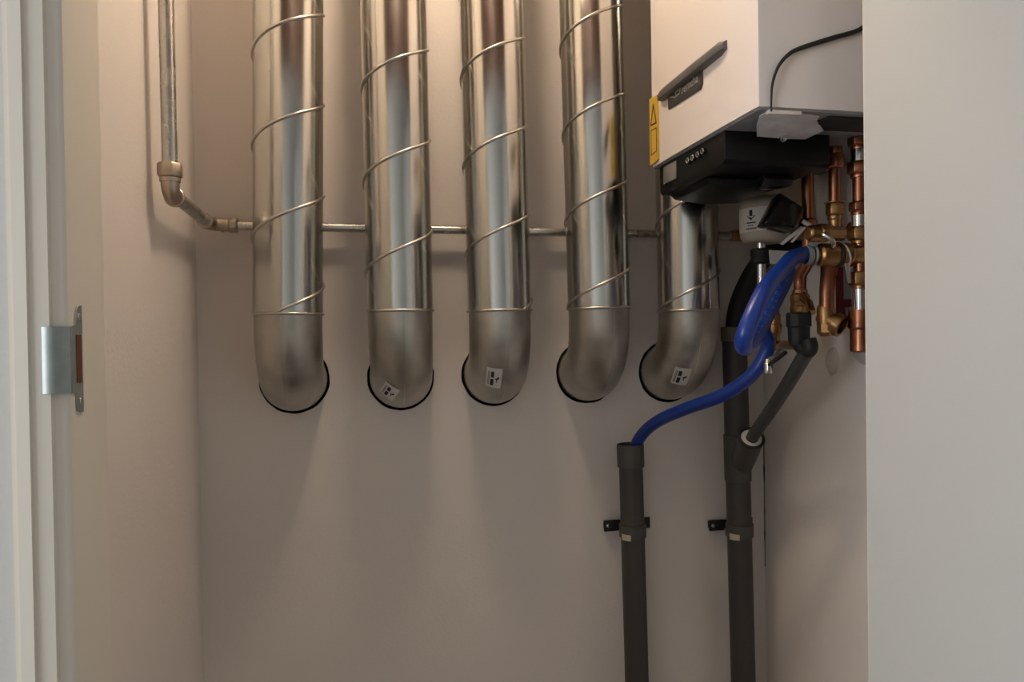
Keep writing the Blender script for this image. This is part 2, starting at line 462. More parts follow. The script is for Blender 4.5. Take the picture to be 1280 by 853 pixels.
# ------------------------------------------------------------------ steel gas pipe round the left corner
gp = thing('steel_pipe', 'thin galvanised steel pipe coming down the left wall and running behind the ducts', 'pipe', (-0.289, -0.32, 1.72))
px = XL + 0.032
E1 = Vector((px, -0.312, 1.722)); E2 = Vector((px, -0.036, 1.7175))
b = MB(); b.tube([(px, -0.323, ZC), (px, -0.312, 1.760)], 0.0112, 24); build(b, 'upright_pipe', M_STEEL, gp)
b = MB(); b.tube([E1 + Vector((0, .012, 0)), E2 - Vector((0, .012, 0))], 0.0108, 24); build(b, 'return_pipe', M_STEEL, gp)
b = MB(); b.tube([(-0.245, -0.032, 1.7145), (0.84, -0.032, 1.7075)], 0.0088, 24); build(b, 'level_pipe', M_STEEL, gp)
b = MB(); hexnut(b, (px, -0.312, 1.7455), (0, 0, 1), 0.022, 0.0185, seg=8); build(b, 'compression_nut', M_NUT, gp, 0.0012)
b = MB()
arc = [Vector((px, -0.312, 1.750)), Vector((px, -0.312, 1.7375))]
for k in range(1, 9):
    a = PI / 2 * k / 8; arc.append(Vector((px, -0.312 + 0.016 * (1 - math.cos(a)), 1.7365 - 0.0160 * math.sin(a))))
arc.append(Vector((px, -0.276, 1.7203)))
b.tube(arc, 0.0132, 24); b.lathe([(0, .0150), (.006, .0152), (.007, .014)], (px, -0.312, 1.7385), (0, 0, 1), 24)
b.lathe([(0, .0140), (.001, .0152), (.007, .0152)], (px, -0.291, 1.7198), (0, 1, 0), 24)
build(b, 'corner_fitting', M_NUT, gp)
b = MB(); arc = []
arc += [Vector((px, -0.075, 1.7165)), Vector((px, -0.055, 1.7162))]
for k in range(1, 9):
    a = PI / 2 * k / 8; arc.append(Vector((px + 0.02 * (1 - math.cos(a)), -0.052 + 0.02 * math.sin(a), 1.716)))
arc.append(Vector((-0.250, -0.032, 1.7148)))
b.tube(arc, 0.0125, 24); b.lathe([(0, .0145), (.008, .0145)], (px, -0.075, 1.7165), (0, 1, 0), 24)
b.lathe([(0, .0138), (.006, .0138)], (-0.268, -0.032, 1.715), (1, 0, 0), 24)
build(b, 'corner_fitting', M_NUT, gp)
b = MB(); hexnut(b, (-0.254, -0.032, 1.7147), (1, 0, 0), 0.017, 0.0155, seg=8); build(b, 'compression_nut', M_NUT, gp, 0.001)
b = MB(); hexnut(b, (0.795, -0.032, 1.708), (1, 0, 0), 0.03, 0.0125, seg=8); b.lathe([(0, .0105), (.03, .0105)], (0.83, -0.032, 1.7075), (1, 0, 0), 16)
build(b, 'end_coupling', M_BRASS, gp)

# ------------------------------------------------------------------ boiler
X0 = 0.536; BY0, BY1, BZ0, BZ1 = -0.593, -0.214, 1.8075, 2.44
bo = thing('wall_boiler', 'white wall hung boiler with black control box under it', 'boiler', (0.71, -0.40, 1.8))
b = MB()
prof = [(XR - 0.001, BY0), (X0 + 0.006, BY0), (X0 + 0.0015, BY0 + 0.0015), (X0, BY0 + 0.006), (X0 - 0.0015, -0.493), (X0 - 0.0015, -0.30), (X0, BY1 - 0.006), (X0 + 0.006, BY1), (XR - 0.001, BY1)]
b.prism(prof, 'z', BZ0, BZ1)
build(b, 'casing', M_CASE, bo, smooth=28)
b = MB(); b.box((X0 + 0.004, BY0 + 0.004, BZ0 - 0.003), (XR - 0.002, BY1 - 0.004, BZ0 + 0.001)); build(b, 'bottom_plate', M_PLATE, bo, 0.001)
# control box
b = MB(); cx0 = 0.542
poly = [(-0.238, 1.8045), (-0.2385, 1.758), (-0.2445, 1.7505), (-0.27, 1.7495), (-0.478, 1.7545), (-0.486, 1.760), (-0.486, 1.8045)]
b.prism(poly, 'x', cx0, 0.722)
cb = build(b, 'control_box', M_BLACK, bo, 0.002); cb['label'] = 'black control box with display and small knobs'
bx((cx0 - 0.0012, -0.312, 1.768), (cx0 + 0.001, -0.257, 1.800), 'display', M_SCREEN, cb, 0.0005)
for (y, z) in ((-0.3675, 1.786), (-0.3855, 1.7865), (-0.4045, 1.7870), (-0.4215, 1.7885)):
    b = MB(); b.lathe([(0, .0055), (.004, .005), (.006, .0042)], (cx0, y, z), (-1, 0, 0), 14); b.torus((cx0 - 0.0055, y, z), (1, 0, 0), 0.0042, 0.0009, 16, 6, 1); build(b, 'knob', [M_GLOSS, M_CHROME], cb)
b = MB(); b.prism([(0.556, 1.7505), (0.70, 1.7505), (0.69, 1.738), (0.62, 1.7345), (0.565, 1.742)], 'y', -0.405, -0.25); build(b, 'drip_tray', M_BLACK, cb, 0.002)
b = MB(); b.prism([(0.64, 1.752), (0.695, 1.752), (0.693, 1.735), (0.65, 1.732)], 'y', -0.43, -0.40); build(b, 'tray_end', M_GLOSS, cb, 0.003)
# handle bar and badge
b = MB(); b.prism([(-0.299, 1.930), (-0.4325, 1.930), (-0.4325, 1.893), (-0.426, 1.8860), (-0.3015, 1.8915)], 'x', X0 - 0.0040, X0)
bd = build(b, 'badge_panel', M_BADGE, bo, 0.001)
b = MB()
ring = [(X0, 1.936), (X0 - 0.007, 1.9345), (X0 - 0.014, 1.927), (X0 - 0.0135, 1.916), (X0, 1.913)]
vs = []; sts = [(-0.270, 0.72), (-0.285, 1.0), (-0.40, 1.05), (-0.495, 0.95), (-0.510, 0.55)]
for (y, s) in sts: vs += [(X0 + (x - X0) * s, y, 1.924 + (z - 1.924) * s) for x, z in ring]
fs = [(0, 1, 2, 3, 4), tuple(range(24, 19, -1))]
for k in range(4):
    for j in range(5): fs.append((k * 5 + j, k * 5 + (j + 1) % 5, k * 5 + 5 + (j + 1) % 5, k * 5 + 5 + j))
b.add(vs, fs); build(b, 'handle_bar', M_BAR, bo, 0.0008)
def text_mesh(body, size, name, m_, parent, loc, rot, ext=0.0003):
    cu = bpy.data.curves.new(name, 'FONT'); cu.body = body; cu.size = size; cu.extrude = ext; cu.align_x = 'LEFT'
    to = bpy.data.objects.new(name, cu); COL.objects.link(to)
    bpy.context.view_layer.update()
    me = bpy.data.meshes.new_from_object(to.evaluated_get(bpy.context.evaluated_depsgraph_get()))
    bpy.data.objects.remove(to); bpy.data.curves.remove(cu)
    me.transform(Matrix.Translation(loc) @ rot)
    me.materials.clear(); me.materials.append(m_); me.name = name
    return link(bpy.data.objects.new(name, me), parent)
ROTX = Matrix(((0, 0, -1), (-1, 0, 0), (0, 1, 0))).to_4x4()      # reads along -y, faces -x
M_LOGO = mat('logo_silver', (0.46, 0.44, 0.40), 0.4, nscale=60, namt=0.1)
text_mesh('remeha', 0.0205, 'lettering', M_LOGO, bd, Vector((X0 - 0.0046, -0.3585, 1.9000)), ROTX)
b = MB()
for (y0, y1, z0, z1) in ((-0.334, -0.3365, 1.903, 1.919), (-0.334, -0.353, 1.903, 1.9055), (-0.3505, -0.353, 1.903, 1.919), (-0.339, -0.353, 1.9165, 1.919), (-0.339, -0.3415, 1.910, 1.919), (-0.339, -0.347, 1.910, 1.9125)):
    b.box((X0 - 0.0046, y1, z0), (X0 - 0.0038, y0, z1))
b.prism([(-0.334, 1.9045), (-0.310, 1.9115), (-0.310, 1.9095), (-0.334, 1.9020)], 'x', X0 - 0.0046, X0 - 0.0038)
build(b, 'emblem', M_LOGO, bd)
# yellow warning sticker with printed triangle and frame
b = MB(); b.prism([(-0.2155, 1.9375), (-0.2155, 1.811), (-0.2535, 1.8150), (-0.2535, 1.9335)], 'x', X0 - 0.0035, X0 + 0.001)
ys = build(b, 'warning_sticker', M_YEL, bo); ys['label'] = 'yellow warning sticker with a black triangle'
b = MB(); xi = X0 - 0.0040
def stroke(p, q, w):
    d = Vector((q[0] - p[0], q[1] - p[1])).normalized() * w / 2; n_ = Vector((-d.y, d.x))
    P_ = [(p[0] - d.x + n_.x, p[1] - d.y + n_.y), (q[0] + d.x + n_.x, q[1] + d.y + n_.y), (q[0] + d.x - n_.x, q[1] + d.y - n_.y), (p[0] - d.x - n_.x, p[1] - d.y - n_.y)]
    b.prism(P_, 'x', xi, X0 - 0.0032)
T = [(-0.222, 1.886), (-0.2475, 1.884), (-0.235, 1.921)]
for k in range(3): stroke(T[k], T[(k + 1) % 3], 0.0028)
Q = [(-0.223, 1.876), (-0.2475, 1.8745), (-0.2475, 1.832), (-0.223, 1.830)]
for k in range(4): stroke(Q[k], Q[(k + 1) % 4], 0.0016)
build(b, 'sticker_print', M_INK, ys)
# torn foil, clip bar and dark opening below the casing
b = MB()
F = [(0.553, -0.566, 1.802), (0.566, -0.536, 1.797), (0.587, -0.501, 1.7925), (0.640, -0.498, 1.7915), (0.672, -0.495, 1.793), (0.680, -0.530, 1.797), (0.648, -0.560, 1.8015), (0.643, -0.574, 1.8035), (0.608, -0.582, 1.8035), (0.556, -0.590, 1.8035)]
c_ = (0.612, -0.536, 1.7955); n = len(F)
vs = F + [c_] + [(x, y, z + 0.0012) for x, y, z in F] + [(c_[0], c_[1], c_[2] + 0.0012)]
fs = []
for k in range(n):
    k2 = (k + 1) % n
    fs += [(k, k2, n), (n + 1 + k2, n + 1 + k, 2 * n + 1), (k, n + 1 + k, n + 1 + k2, k2)]
b.add(vs, fs); build(b, 'torn_foil', M_FOIL, bo, smooth=10)
bx((0.552, -0.592, 1.7985), (0.603, -0.584, 1.8042), 'clip_bar', M_CASE, bo, 0.001)
bx((0.655, -0.578, 1.800), (0.79, -0.520, 1.8048), 'dark_opening', M_RUBBER, bo, 0.001)
b = MB(); b.lathe([(0, .006), (.005, .006), (.007, .003)], (0.627, -0.507, 1.7915), (0, -0.3, -1), 10); build(b, 'foil_screw', M_CHROME, bo)

# black cable on the near side of the boiler
b = MB()
cp = smooth_path([(0.5535, -0.596, 1.800), (0.5535, -0.5965, 1.822), (0.555, -0.598, 1.840), (0.563, -0.5985, 1.861), (0.578, -0.5985, 1.878), (0.597, -0.5985, 1.8885), (0.647, -0.5985, 1.906), (0.683, -0.598, 1.9175), (0.70, -0.598, 1.927), (0.73, -0.597, 1.95), (0.78, -0.597, 2.0)], 6)
b.tube(cp, [0.0011 + 0.0023 * min(1.0, k / (len(cp) * 0.55)) for k in range(len(cp))], 10)
tag(build(b, 'power_cable', M_RUBBER), 'thin black cable curving up the side of the white boiler', 'cable')

# ------------------------------------------------------------------ copper and brass pipework under the boiler
XP = 0.78
G_CU = 'pipes dropping from the boiler'
c1 = thing('copper_pipe', 'plain copper pipe below the boiler right of the ivory cup', 'pipe', (XP, -0.341, 1.60), G_CU)
b = MB(); b.tube([(XP, -0.341, 1.806), (XP, -0.341, 1.63), (XP, -0.335, 1.615), (XP, -0.318, 1.60), (XP, -0.314, 1.585), (XP, -0.314, 1.52)], 0.011, 20); build(b, 'tube', M_COPPER, c1)
b = MB(); hexnut(b, (XP, -0.341, 1.668), (0, 0, 1), 0.028, 0.0165, seg=8); build(b, 'coupling', M_COPPER, c1, 0.001)
b = MB(); b.lathe([(0, .017), (.004, .018), (.012, .018), (.013, .0165), (.020, .0165), (.021, .0175), (.032, .0175), (.036, .014), (.042, .0135)], (XP, -0.314, 1.5285), (0, 0, 1), 8); build(b, 'brass_coupling', M_BRASS, c1, 0.0006)

c2 = thing('copper_pipe', 'copper pipe with a brass nut at each end between two boiler connections', 'pipe', (XP, -0.416, 1.66), G_CU)
b = MB(); b.tube([(XP, -0.416, 1.806), (XP, -0.416, 1.66)], 0.0098, 20); build(b, 'tube', M_COPPER, c2)
b = MB(); hexnut(b, (XP, -0.416, 1.768), (0, 0, 1), 0.026, 0.0165, seg=8); b.lathe([(0, .013), (.014, .013)], (XP, -0.416, 1.793), (0, 0, 1), 12); build(b, 'upper_nut', M_COPPER, c2, 0.001)
b = MB(); hexnut(b, (XP, -0.416, 1.690), (0, 0, 1), 0.021, 0.0145, seg=6); b.lathe([(0, .0105), (.012, .0105), (.014, .012), (.02, .012)], (XP, -0.416, 1.670), (0, 0, 1), 14)
b.lathe([(0, .0175), (.002, .0175)], (XP, -0.416, 1.7105), (0, 0, 1), 16); build(b, 'lower_nut', M_BRASS, c2, 0.0008)
# horizontal brass valve below the second pipe
b = MB(); b.lathe([(0, .010), (.004, .0135), (.02, .0135), (.021, .016), (.034, .016), (.035, .0135), (.065, .0135)], (0.728, -0.416, 1.660), (1, 0.0, 0), 12); build(b, 'valve_body', M_BRASS, c2, 0.0006)

c3 = thing('riser_pipe', 'riser of copper nuts and shiny chrome sleeves beside the open door', 'pipe', (XP, -0.478, 1.461), G_CU)
yp = -0.478
b = MB(); b.tube([(XP, yp, 1.806), (XP, yp, 1.47)], 0.0105, 20); build(b, 'tube', M_COPPER, c3)
for (z0, z1) in ((1.764, 1.794), (1.662, 1.687), (1.527, 1.569)):
    b = MB(); b.lathe([(0, .0128), (z1 - z0, .0128)], (XP, yp, z0), (0, 0, 1), 24); build(b, 'chrome_sleeve', M_CHROME, c3)
for (z0, z1, r_) in ((1.791, 1.806, .0175), (1.746, 1.766, .0185), (1.686, 1.702, .0165), (1.640, 1.662, .0190), (1.568, 1.590, .0185)):
    b = MB(); hexnut(b, (XP, yp, z0), (0, 0, 1), z1 - z0, r_, seg=6); b.lathe([(0, .0135), (.006, .0135)], (XP, yp, z0 - 0.006), (0, 0, 1), 20); build(b, 'nut', M_BRASS if z0 < 1.66 else M_COPPER, c3, 0.0008)
b = MB(); b.lathe([(0, .0145), (.002, .016), (.036, .016), (.038, .0185), (.042, .0195), (.047, .0185), (.050, .0185), (.068, .0185)], (XP, yp, 1.461), (0, 0, 1), 24)
build(b, 'end_fitting', M_COPPER, c3, smooth=30)

# fill tap: horizontal brass body from the riser to the hose, with a drop leg and an open elbow
ft = thing('fill_tap', 'brass tap joining the blue hose to the riser, open ended elbow below', 'tap', (0.74, -0.478, 1.616))
b = MB(); b.lathe([(0, .014), (.004, .0185), (.030, .0185), (.032, .015), (.036, .015), (.038, .0195), (.052, .0195), (.055, .017), (.075, .017)], (0.708, -0.472, 1.617), (1, -0.07, 0), 14); build(b, 'tap_body', M_BRASS, ft, 0.0008)
b = MB(); b.torus((0.7415, -0.4745, 1.617), (1, -0.07, 0), 0.0185, 0.0022, 28, 8); build(b, 'rubber_ring', M_RUBBER, ft)
b = MB(); b.torus((0.753, -0.4755, 1.617), (1, -0.2, 0.3), 0.0192, 0.0016, 28, 8); build(b, 'thread_tape', M_POT, ft)
b = MB(); b.lathe([(0, .0105), (.03, .0105), (.032, .012), (.04, .012)], (0.672, -0.466, 1.617), (1, -0.1, 0), 18); build(b, 'hose_barb', M_BRASS, ft)
b = MB(); b.tube([(0.738, -0.460, 1.605), (0.741, -0.452, 1.585), (0.742, -0.446, 1.56), (0.743, -0.444, 1.532)], [.014, .0125, .0115, .0115], 18); build(b, 'drop_leg', M_COPPER, ft)
b = MB(); d_ = Vector((0.42, -0.72, -0.45)).normalized(); o_ = Vector((0.7445, -0.440, 1.516))
b.lathe([(-.012, .011), (0, .0145), (.014, .0145), (.016, .0185), (.028, .0190), (.030, .0180), (.030, .0135), (.006, .0125)], o_, d_, 22, caps=False)
b.lathe([(-.001, .0126), (.0062, .0126)], o_, d_, 22); b.lathe([(0, .0135), (.022, .0145), (.03, .012)], (0.743, -0.442, 1.508), (0, 0, 1), 18)
b.lathe([(0, .010), (.006, .0155), (.024, .0155)], (0.745, -0.441, 1.487), (0, 0, 1), 8)
build(b, 'open_elbow', M_BRASS, ft, smooth=30)
b = MB(); b.lathe([(0, .0122), (.002, .0122)], o_ + d_ * 0.0075, d_, 22); build(b, 'elbow_mouth', M_CAVITY, ft)
b = MB(); b.tube(smooth_path([(0.722, -0.492, 1.628), (0.717, -0.497, 1.636), (0.709, -0.495, 1.643), (0.704, -0.49, 1.648)], 4), [.004] * 12 + [.003], 8); build(b, 'clamp_tail', M_STEEL, ft)
b = MB(); b.tube([(0.748, -0.488, 1.603), (0.752, -0.487, 1.585), (0.756, -0.484, 1.572)], [.004, .0035, .003], 8); build(b, 'lever_pin', M_STEEL, ft)

# hose clamp around the end of the blue hose
b = MB(); b.lathe([(0, .0145), (0, .0160), (.004, .0165), (.009, .0160), (.009, .0145)], (0.690, -0.4655, 1.6172), (1, -0.12, 0), 28, caps=False)
hc = thing('hose_clamp', 'grey ring clamp on the upper end of the blue hose', 'clamp', (0.695, -0.466, 1.617))
build(b, 'band', M_ZINC, hc)
b = MB(); b.torus((0.7035, -0.467, 1.6172), (1, -0.12, 0), 0.0155, 0.0022, 28, 8); build(b, 'end_ring', M_ZINC, hc)
b = MB(); b.lathe([(0, .0035), (.012, .0035)], (0.695, -0.472, 1.6345), (0, -1, -0.2), 8); build(b, 'clamp_screw', M_ZINC, hc)

# blue hose with one loop
hp = smooth_path([(0.704, -0.467, 1.6175), (0.685, -0.467, 1.6178), (0.655, -0.483, 1.609), (0.624, -0.505, 1.590), (0.590, -0.530, 1.570), (0.560, -0.552, 1.545), (0.536, -0.565, 1.513), (0.528, -0.562, 1.489), (0.537, -0.545, 1.475),
      (0.558, -0.525, 1.478), (0.592, -0.490, 1.499), (0.627, -0.462, 1.527), (0.660, -0.435, 1.556), (0.693, -0.408, 1.586), (0.708, -0.392, 1.598), (0.712, -0.377, 1.592), (0.702, -0.363, 1.562), (0.689, -0.351, 1.526), (0.690, -0.341, 1.497), (0.704, -0.332, 1.470),
      (0.688, -0.31, 1.421), (0.656, -0.26, 1.379), (0.616, -0.19, 1.348), (0.585, -0.125, 1.318), (0.566, -0.083, 1.287), (0.555, -0.063, 1.252), (0.551, -0.06, 1.20)], 8)
b = MB(); b.tube(hp, 0.0125, 24)
bh = build(b, 'blue_hose', M_BLUE, smooth=80)
tag(bh, 'glossy blue rubber hose looping down from the brass tap into a grey drain pipe', 'hose')
# faint printed characters along the rising part of the loop, on the side facing the door
b = MB()
mid = hp[9 * 8 + 2: 13 * 8]
for k in range(2, len(mid) - 2, 3):
    p = mid[k]; t = (mid[k + 1] - mid[k - 1]).normalized(); view = (Vector((0, -1.5, 1.55)) - p).normalized()
    out = (view - t * view.dot(t)).normalized(); sd = t.cross(out)
    kind = (k // 3) % 4
    def strip(a0, a1, l0, l1):
        for j in range(4):
            q = []
            aa, ab = a0 + (a1 - a0) * j / 4, a0 + (a1 - a0) * (j + 1) / 4
            for (a, l) in ((aa, l0), (ab, l0), (ab, l1), (aa, l1)):
                q.append(p + t * l + (out * math.cos(a) + sd * math.sin(a)) * 0.0129)
            b.add(q, [(0, 1, 2, 3)])
    strip(-0.40, 0.35, -0.0045, -0.0030)
    if kind in (0, 2): strip(-0.40, 0.35, 0.0020, 0.0036)
    if kind in (0, 1): strip(0.18, 0.35, -0.0042, 0.0036)
    if kind in (1, 2, 3): strip(-0.40, -0.22, -0.0042, 0.0036)
build(b, 'hose_print', M_BLUEP, bh)

# condensate trap and its grey hose
tp = thing('condensate_trap', 'black plastic trap hanging under the brass coupling', 'trap', (0.727, -0.40, 1.47))
b = MB(); b.lathe([(0, .016), (.010, .0185), (.032, .0190), (.034, .0215), (.055, .0215), (.058, .019)], (0.737, -0.375, 1.470), (0, 0, 1), 10); build(b, 'trap_body', M_RUBBER, tp, 0.001)
b = MB(); b.tube(smooth_path([(0.737, -0.375, 1.475), (0.738, -0.385, 1.465), (0.739, -0.40, 1.462), (0.739, -0.405, 1.47), (0.738, -0.402, 1.480)], 5), .0125, 14); build(b, 'outlet_bend', M_RUBBER, tp)
b = MB(); b.tube([(0.7555, -0.385, 1.527), (0.76, -0.37, 1.545), (0.768, -0.345, 1.553), (XP, -0.325, 1.558)], [.007, .007, .008, .009], 12); build(b, 'inlet_stub', M_BRASS, tp)
b = MB(); b.tube(smooth_path([(0.739, -0.400, 1.466), (0.742, -0.375, 1.445), (0.750, -0.32, 1.40), (0.767, -0.23, 1.338), (0.780, -0.148, 1.282), (0.791, -0.105, 1.243)], 6), 0.0125, 20)
tag(build(b, 'condensate_hose', M_GHOSE), 'dark grey straight hose slanting from the black trap into the branch of a drain pipe', 'hose')

# small brass union and drain cock left of the trap
su = thing('brass_union', 'small brass union between the blue hose and the black trap', 'fitting', (0.737, -0.30, 1.48))
b = MB(); b.lathe([(0, .009), (.012, .009), (.013, .013), (.03, .013), (.032, .011), (.048, .011), (.05, .0085), (.09, .0085)], (0.737, -0.300, 1.478), (0, 0, 1), 10); build(b, 'union_body', M_BRASS, su, 0.0006)
b = MB(); b.tube([(0.737, -0.30, 1.48), (0.745, -0.285, 1.470), (0.765, -0.24, 1.468), (XR, -0.15, 1.466)], .0095, 14); build(b, 'elbow_tail', M_BRASS, su)
dc = thing('drain_cock', 'little chrome drain cock with a black lever above the bare wall', 'tap', (0.69, -0.36, 1.43))
b = MB(); b.lathe([(0, .0075), (.004, .0085), (.017, .0085), (.019, .007), (.026, .006)], (0.697, -0.342, 1.421), (0.05, 0, 1), 10); build(b, 'nozzle', M_CHROME, dc, 0.0006)
b = MB(); b.tube([(0.700, -0.342, 1.444), (0.715, -0.34, 1.451), (0.735, -0.325, 1.460)], .0055, 10); build(b, 'stem', M_ZINC, dc)
b = MB(); b.tube([(0.690, -0.356, 1.437), (0.704, -0.358, 1.447), (0.724, -0.356, 1.459)], [.003, .0045, .0035], 8); build(b, 'lever', M_RUBBER, dc)

# wall box in dark red with grey windows, red valve knob
wb = thing('red_control_module', 'dark red box with two grey windows on the wall behind the riser', 'control box', (0.87, -0.35, 1.56))
bx((0.862, -0.392, 1.508), (XR, -0.300, 1.625), 'housing', M_DRED, wb, 0.003)
for (z0, z1, y0, y1) in ((1.552, 1.610, -0.366, -0.326), (1.517, 1.538, -0.362, -0.330)):
    bx((0.8608, y0, z0), (0.8640, y1, z1), 'window_rim', M_ZINC, wb, 0.0006)
    bx((0.8602, y0 + .003, z0 + .003), (0.8625, y1 - .003, z1 - .003), 'window', M_SCREEN, wb)
rk = thing('red_valve', 'deep red valve handwheel behind the riser nuts', 'valve', (0.82, -0.41, 1.66))
b = MB(); b.lathe([(0, .016), (.003, .019), (.020, .020), (.024, .017)], (0.838, -0.408, 1.665), (-1, -0.4, 0), 12); build(b, 'grip', M_RED, rk, 0.001)
b = MB(); b.tube([(0.835, -0.405, 1.665), (0.845, -0.400, 1.665), (XR, -0.385, 1.665)], .008, 12); build(b, 'spindle', M_BRASS, rk)

# ivory cup with arrow label, chrome outlet
pc = (0.770, -0.215)
pot = thing('filter_cup', 'ivory plastic cup with a white arrow label and chrome outlet', 'filter', (pc[0], pc[1], 1.665))
b = MB(); b.lathe([(0, .030), (.004, .041), (.012, .0465), (.030, .0475), (.070, .0475), (.080, .044), (.088, .034), (.092, .015)], (pc[0], pc[1], 1.668), (0, 0, 1), 40); build(b, 'cup', M_POT, pot, smooth=50)
def pot_patch(name, m_, a0, a1, z0, z1, r_, parent, skew=0.0):
    n = 10; vs = []
    for rr in (r_, r_ - 0.0006):
        for k in range(n + 1):
            a = math.radians(a0 + (a1 - a0) * k / n); dz = skew * (k / n)
            vs += [(pc[0] + rr * math.cos(a), pc[1] + rr * math.sin(a), z0 + dz), (pc[0] + rr * math.cos(a), pc[1] + rr * math.sin(a), z1 + dz)]
    N = 2 * (n + 1); fs = []
    for k in range(n):
        q = 2 * k; fs += [(q, q + 2, q + 3, q + 1), (N + q, N + q + 1, N + q + 3, N + q + 2)]
    fs += [(0, 1, N + 1, N), (2 * n, N + 2 * n, N + 2 * n + 1, 2 * n + 1)]
    bb = MB(); bb.add(vs, fs); return build(bb, name, m_, parent, smooth=60)
lb = pot_patch('arrow_label', M_WHITE, 160, 262, 1.6875, 1.7335, 0.0482, pot); lb['label'] = 'white label with a black downward arrow'
b = MB()
def pp(a, z): a = math.radians(a); return (pc[0] + .0486 * math.cos(a), pc[1] + .0486 * math.sin(a), z)
b.add([pp(204, 1.7285), pp(212, 1.7285), pp(212, 1.717), pp(204, 1.717)], [(0, 1, 2, 3)])
b.add([pp(197, 1.7175), pp(219, 1.7175), pp(208, 1.7085)], [(0, 1, 2)])
b.add([pp(196, 1.7055), pp(208, 1.7055), pp(220, 1.7055), pp(220, 1.703), pp(208, 1.703), pp(196, 1.703)], [(0, 1, 4, 5), (1, 2, 3, 4)])
for k in range(6): b.add([pp(195 + 4.6 * k, 1.6945), pp(198.4 + 4.6 * k, 1.6945), pp(198.4 + 4.6 * k, 1.6915), pp(195 + 4.6 * k, 1.6915)], [(0, 1, 2, 3)])
for k in range(3): b.add([pp(200 + 5 * k, 1.7000), pp(203.5 + 5 * k, 1.7000), pp(203.5 + 5 * k, 1.698), pp(200 + 5 * k, 1.698)], [(0, 1, 2, 3)])
build(b, 'arrow_print', M_INK, lb)
b = MB(); b.lathe([(0, .0085), (.13, .0085)], (0.757, -0.222, 1.545), (0, 0, 1), 20); build(b, 'outlet_tube', M_CHROME, pot)
b = MB(); b.lathe([(0, .018), (.003, .0205), (.011, .0205), (.013, .019), (.016, .0205), (.027, .0205), (.03, .018)], (0.757, -0.222, 1.6265), (0, 0, 1), 12); build(b, 'black_collar', M_RUBBER, pot, 0.0008)
b = MB(); b.tube([(0.80, -0.20, 1.69), (0.83, -0.19, 1.69), (XR, -0.19, 1.69)], .012, 14); build(b, 'wall_stub', M_BRASS, pot)

# black tilted cap in front of the cup
b = MB()
A = [Vector(p) for p in ((0.708, -0.36, 1.736), (0.756, -0.36, 1.709), (0.733, -0.36, 1.669), (0.675, -0.36, 1.680))]
ctr = sum(A, Vector()) / 4
vs = []
for (dy, s) in ((-0.018, 0.86), (-0.013, 0.97), (0.0, 1.0), (0.030, 0.96)):
    for p in A: vs.append(ctr + (p - ctr) * s + Vector((0.25 * dy, dy, 0)))
fs = [(3, 2, 1, 0), (12, 13, 14, 15)]
for k in range(3):
    for j in range(4): fs.append((k * 4 + j, k * 4 + (j + 1) % 4, k * 4 + 4 + (j + 1) % 4, k * 4 + 4 + j))
b.add(vs, fs)
bc = thing('float_chamber', 'glossy black square plastic chamber tilted in front of the ivory cup', 'chamber', (0.717, -0.35, 1.67))
build(b, 'chamber_shell', M_GLOSS, bc, 0.005, 3)
b = MB(); b.tube([(0.728, -0.335, 1.695), (0.745, -0.31, 1.69), (0.762, -0.262, 1.70)], .011, 14); build(b, 'neck', M_RUBBER, bc)

# white paper tags tied to the pipe
pt_ = thing('paper_tag', 'white paper tag with folded strips behind the blue hose', 'tag', (0.757, -0.27, 1.63))
b = MB(); b.prism([(0.742, 1.6475), (0.792, 1.6455), (0.788, 1.620), (0.744, 1.622)], 'y', -0.2765, -0.2745); build(b, 'card', M_WHITE, pt_)
b = MB(); b.prism([(0.711, 1.6485), (0.717, 1.6465), (0.7585, 1.676), (0.753, 1.680)], 'y', -0.361, -0.3595); build(b, 'strip', M_WHITE, pt_)
b = MB(); b.prism([(0.729, 1.651), (0.733, 1.650), (0.7585, 1.676), (0.755, 1.678)], 'y', -0.366, -0.3645); build(b, 'strip', M_WHITE, pt_)
b = MB(); b.tube([(0.752, -0.366, 1.688), (0.768, -0.376, 1.675), (0.780, -0.380, 1.668)], [.004, .004, .003], 8); build(b, 'tie_end', M_POT, pt_)

# plaster lumps where pipes meet the wall
for (y, z, w, h) in ((-0.345, 1.452, 0.035, 0.02), (-0.25, 1.435, 0.022, 0.028)):
    b = MB(); n = 18; vs = [(XR - 0.009, y, z)]
    for ring_, rr, xx in ((0, .6, XR - 0.007), (1, 1.0, XR + 0.001)):
        for k in range(n):
            a = 2 * PI * k / n; q = rr * (1 + .25 * noise.noise(Vector((2 * math.cos(a), 2 * math.sin(a), y * 30))))
            vs.append((xx, y + w * q * math.cos(a), z + h * q * math.sin(a)))
    fs = [(0, 1 + k, 1 + (k + 1) % n) for k in range(n)] + [(1 + k, 1 + n + k, 1 + n + (k + 1) % n, 1 + (k + 1) % n) for k in range(n)]
    b.add(vs, fs); build(b, 'plaster_lump', M_PLASTER, wall_right, smooth=60)

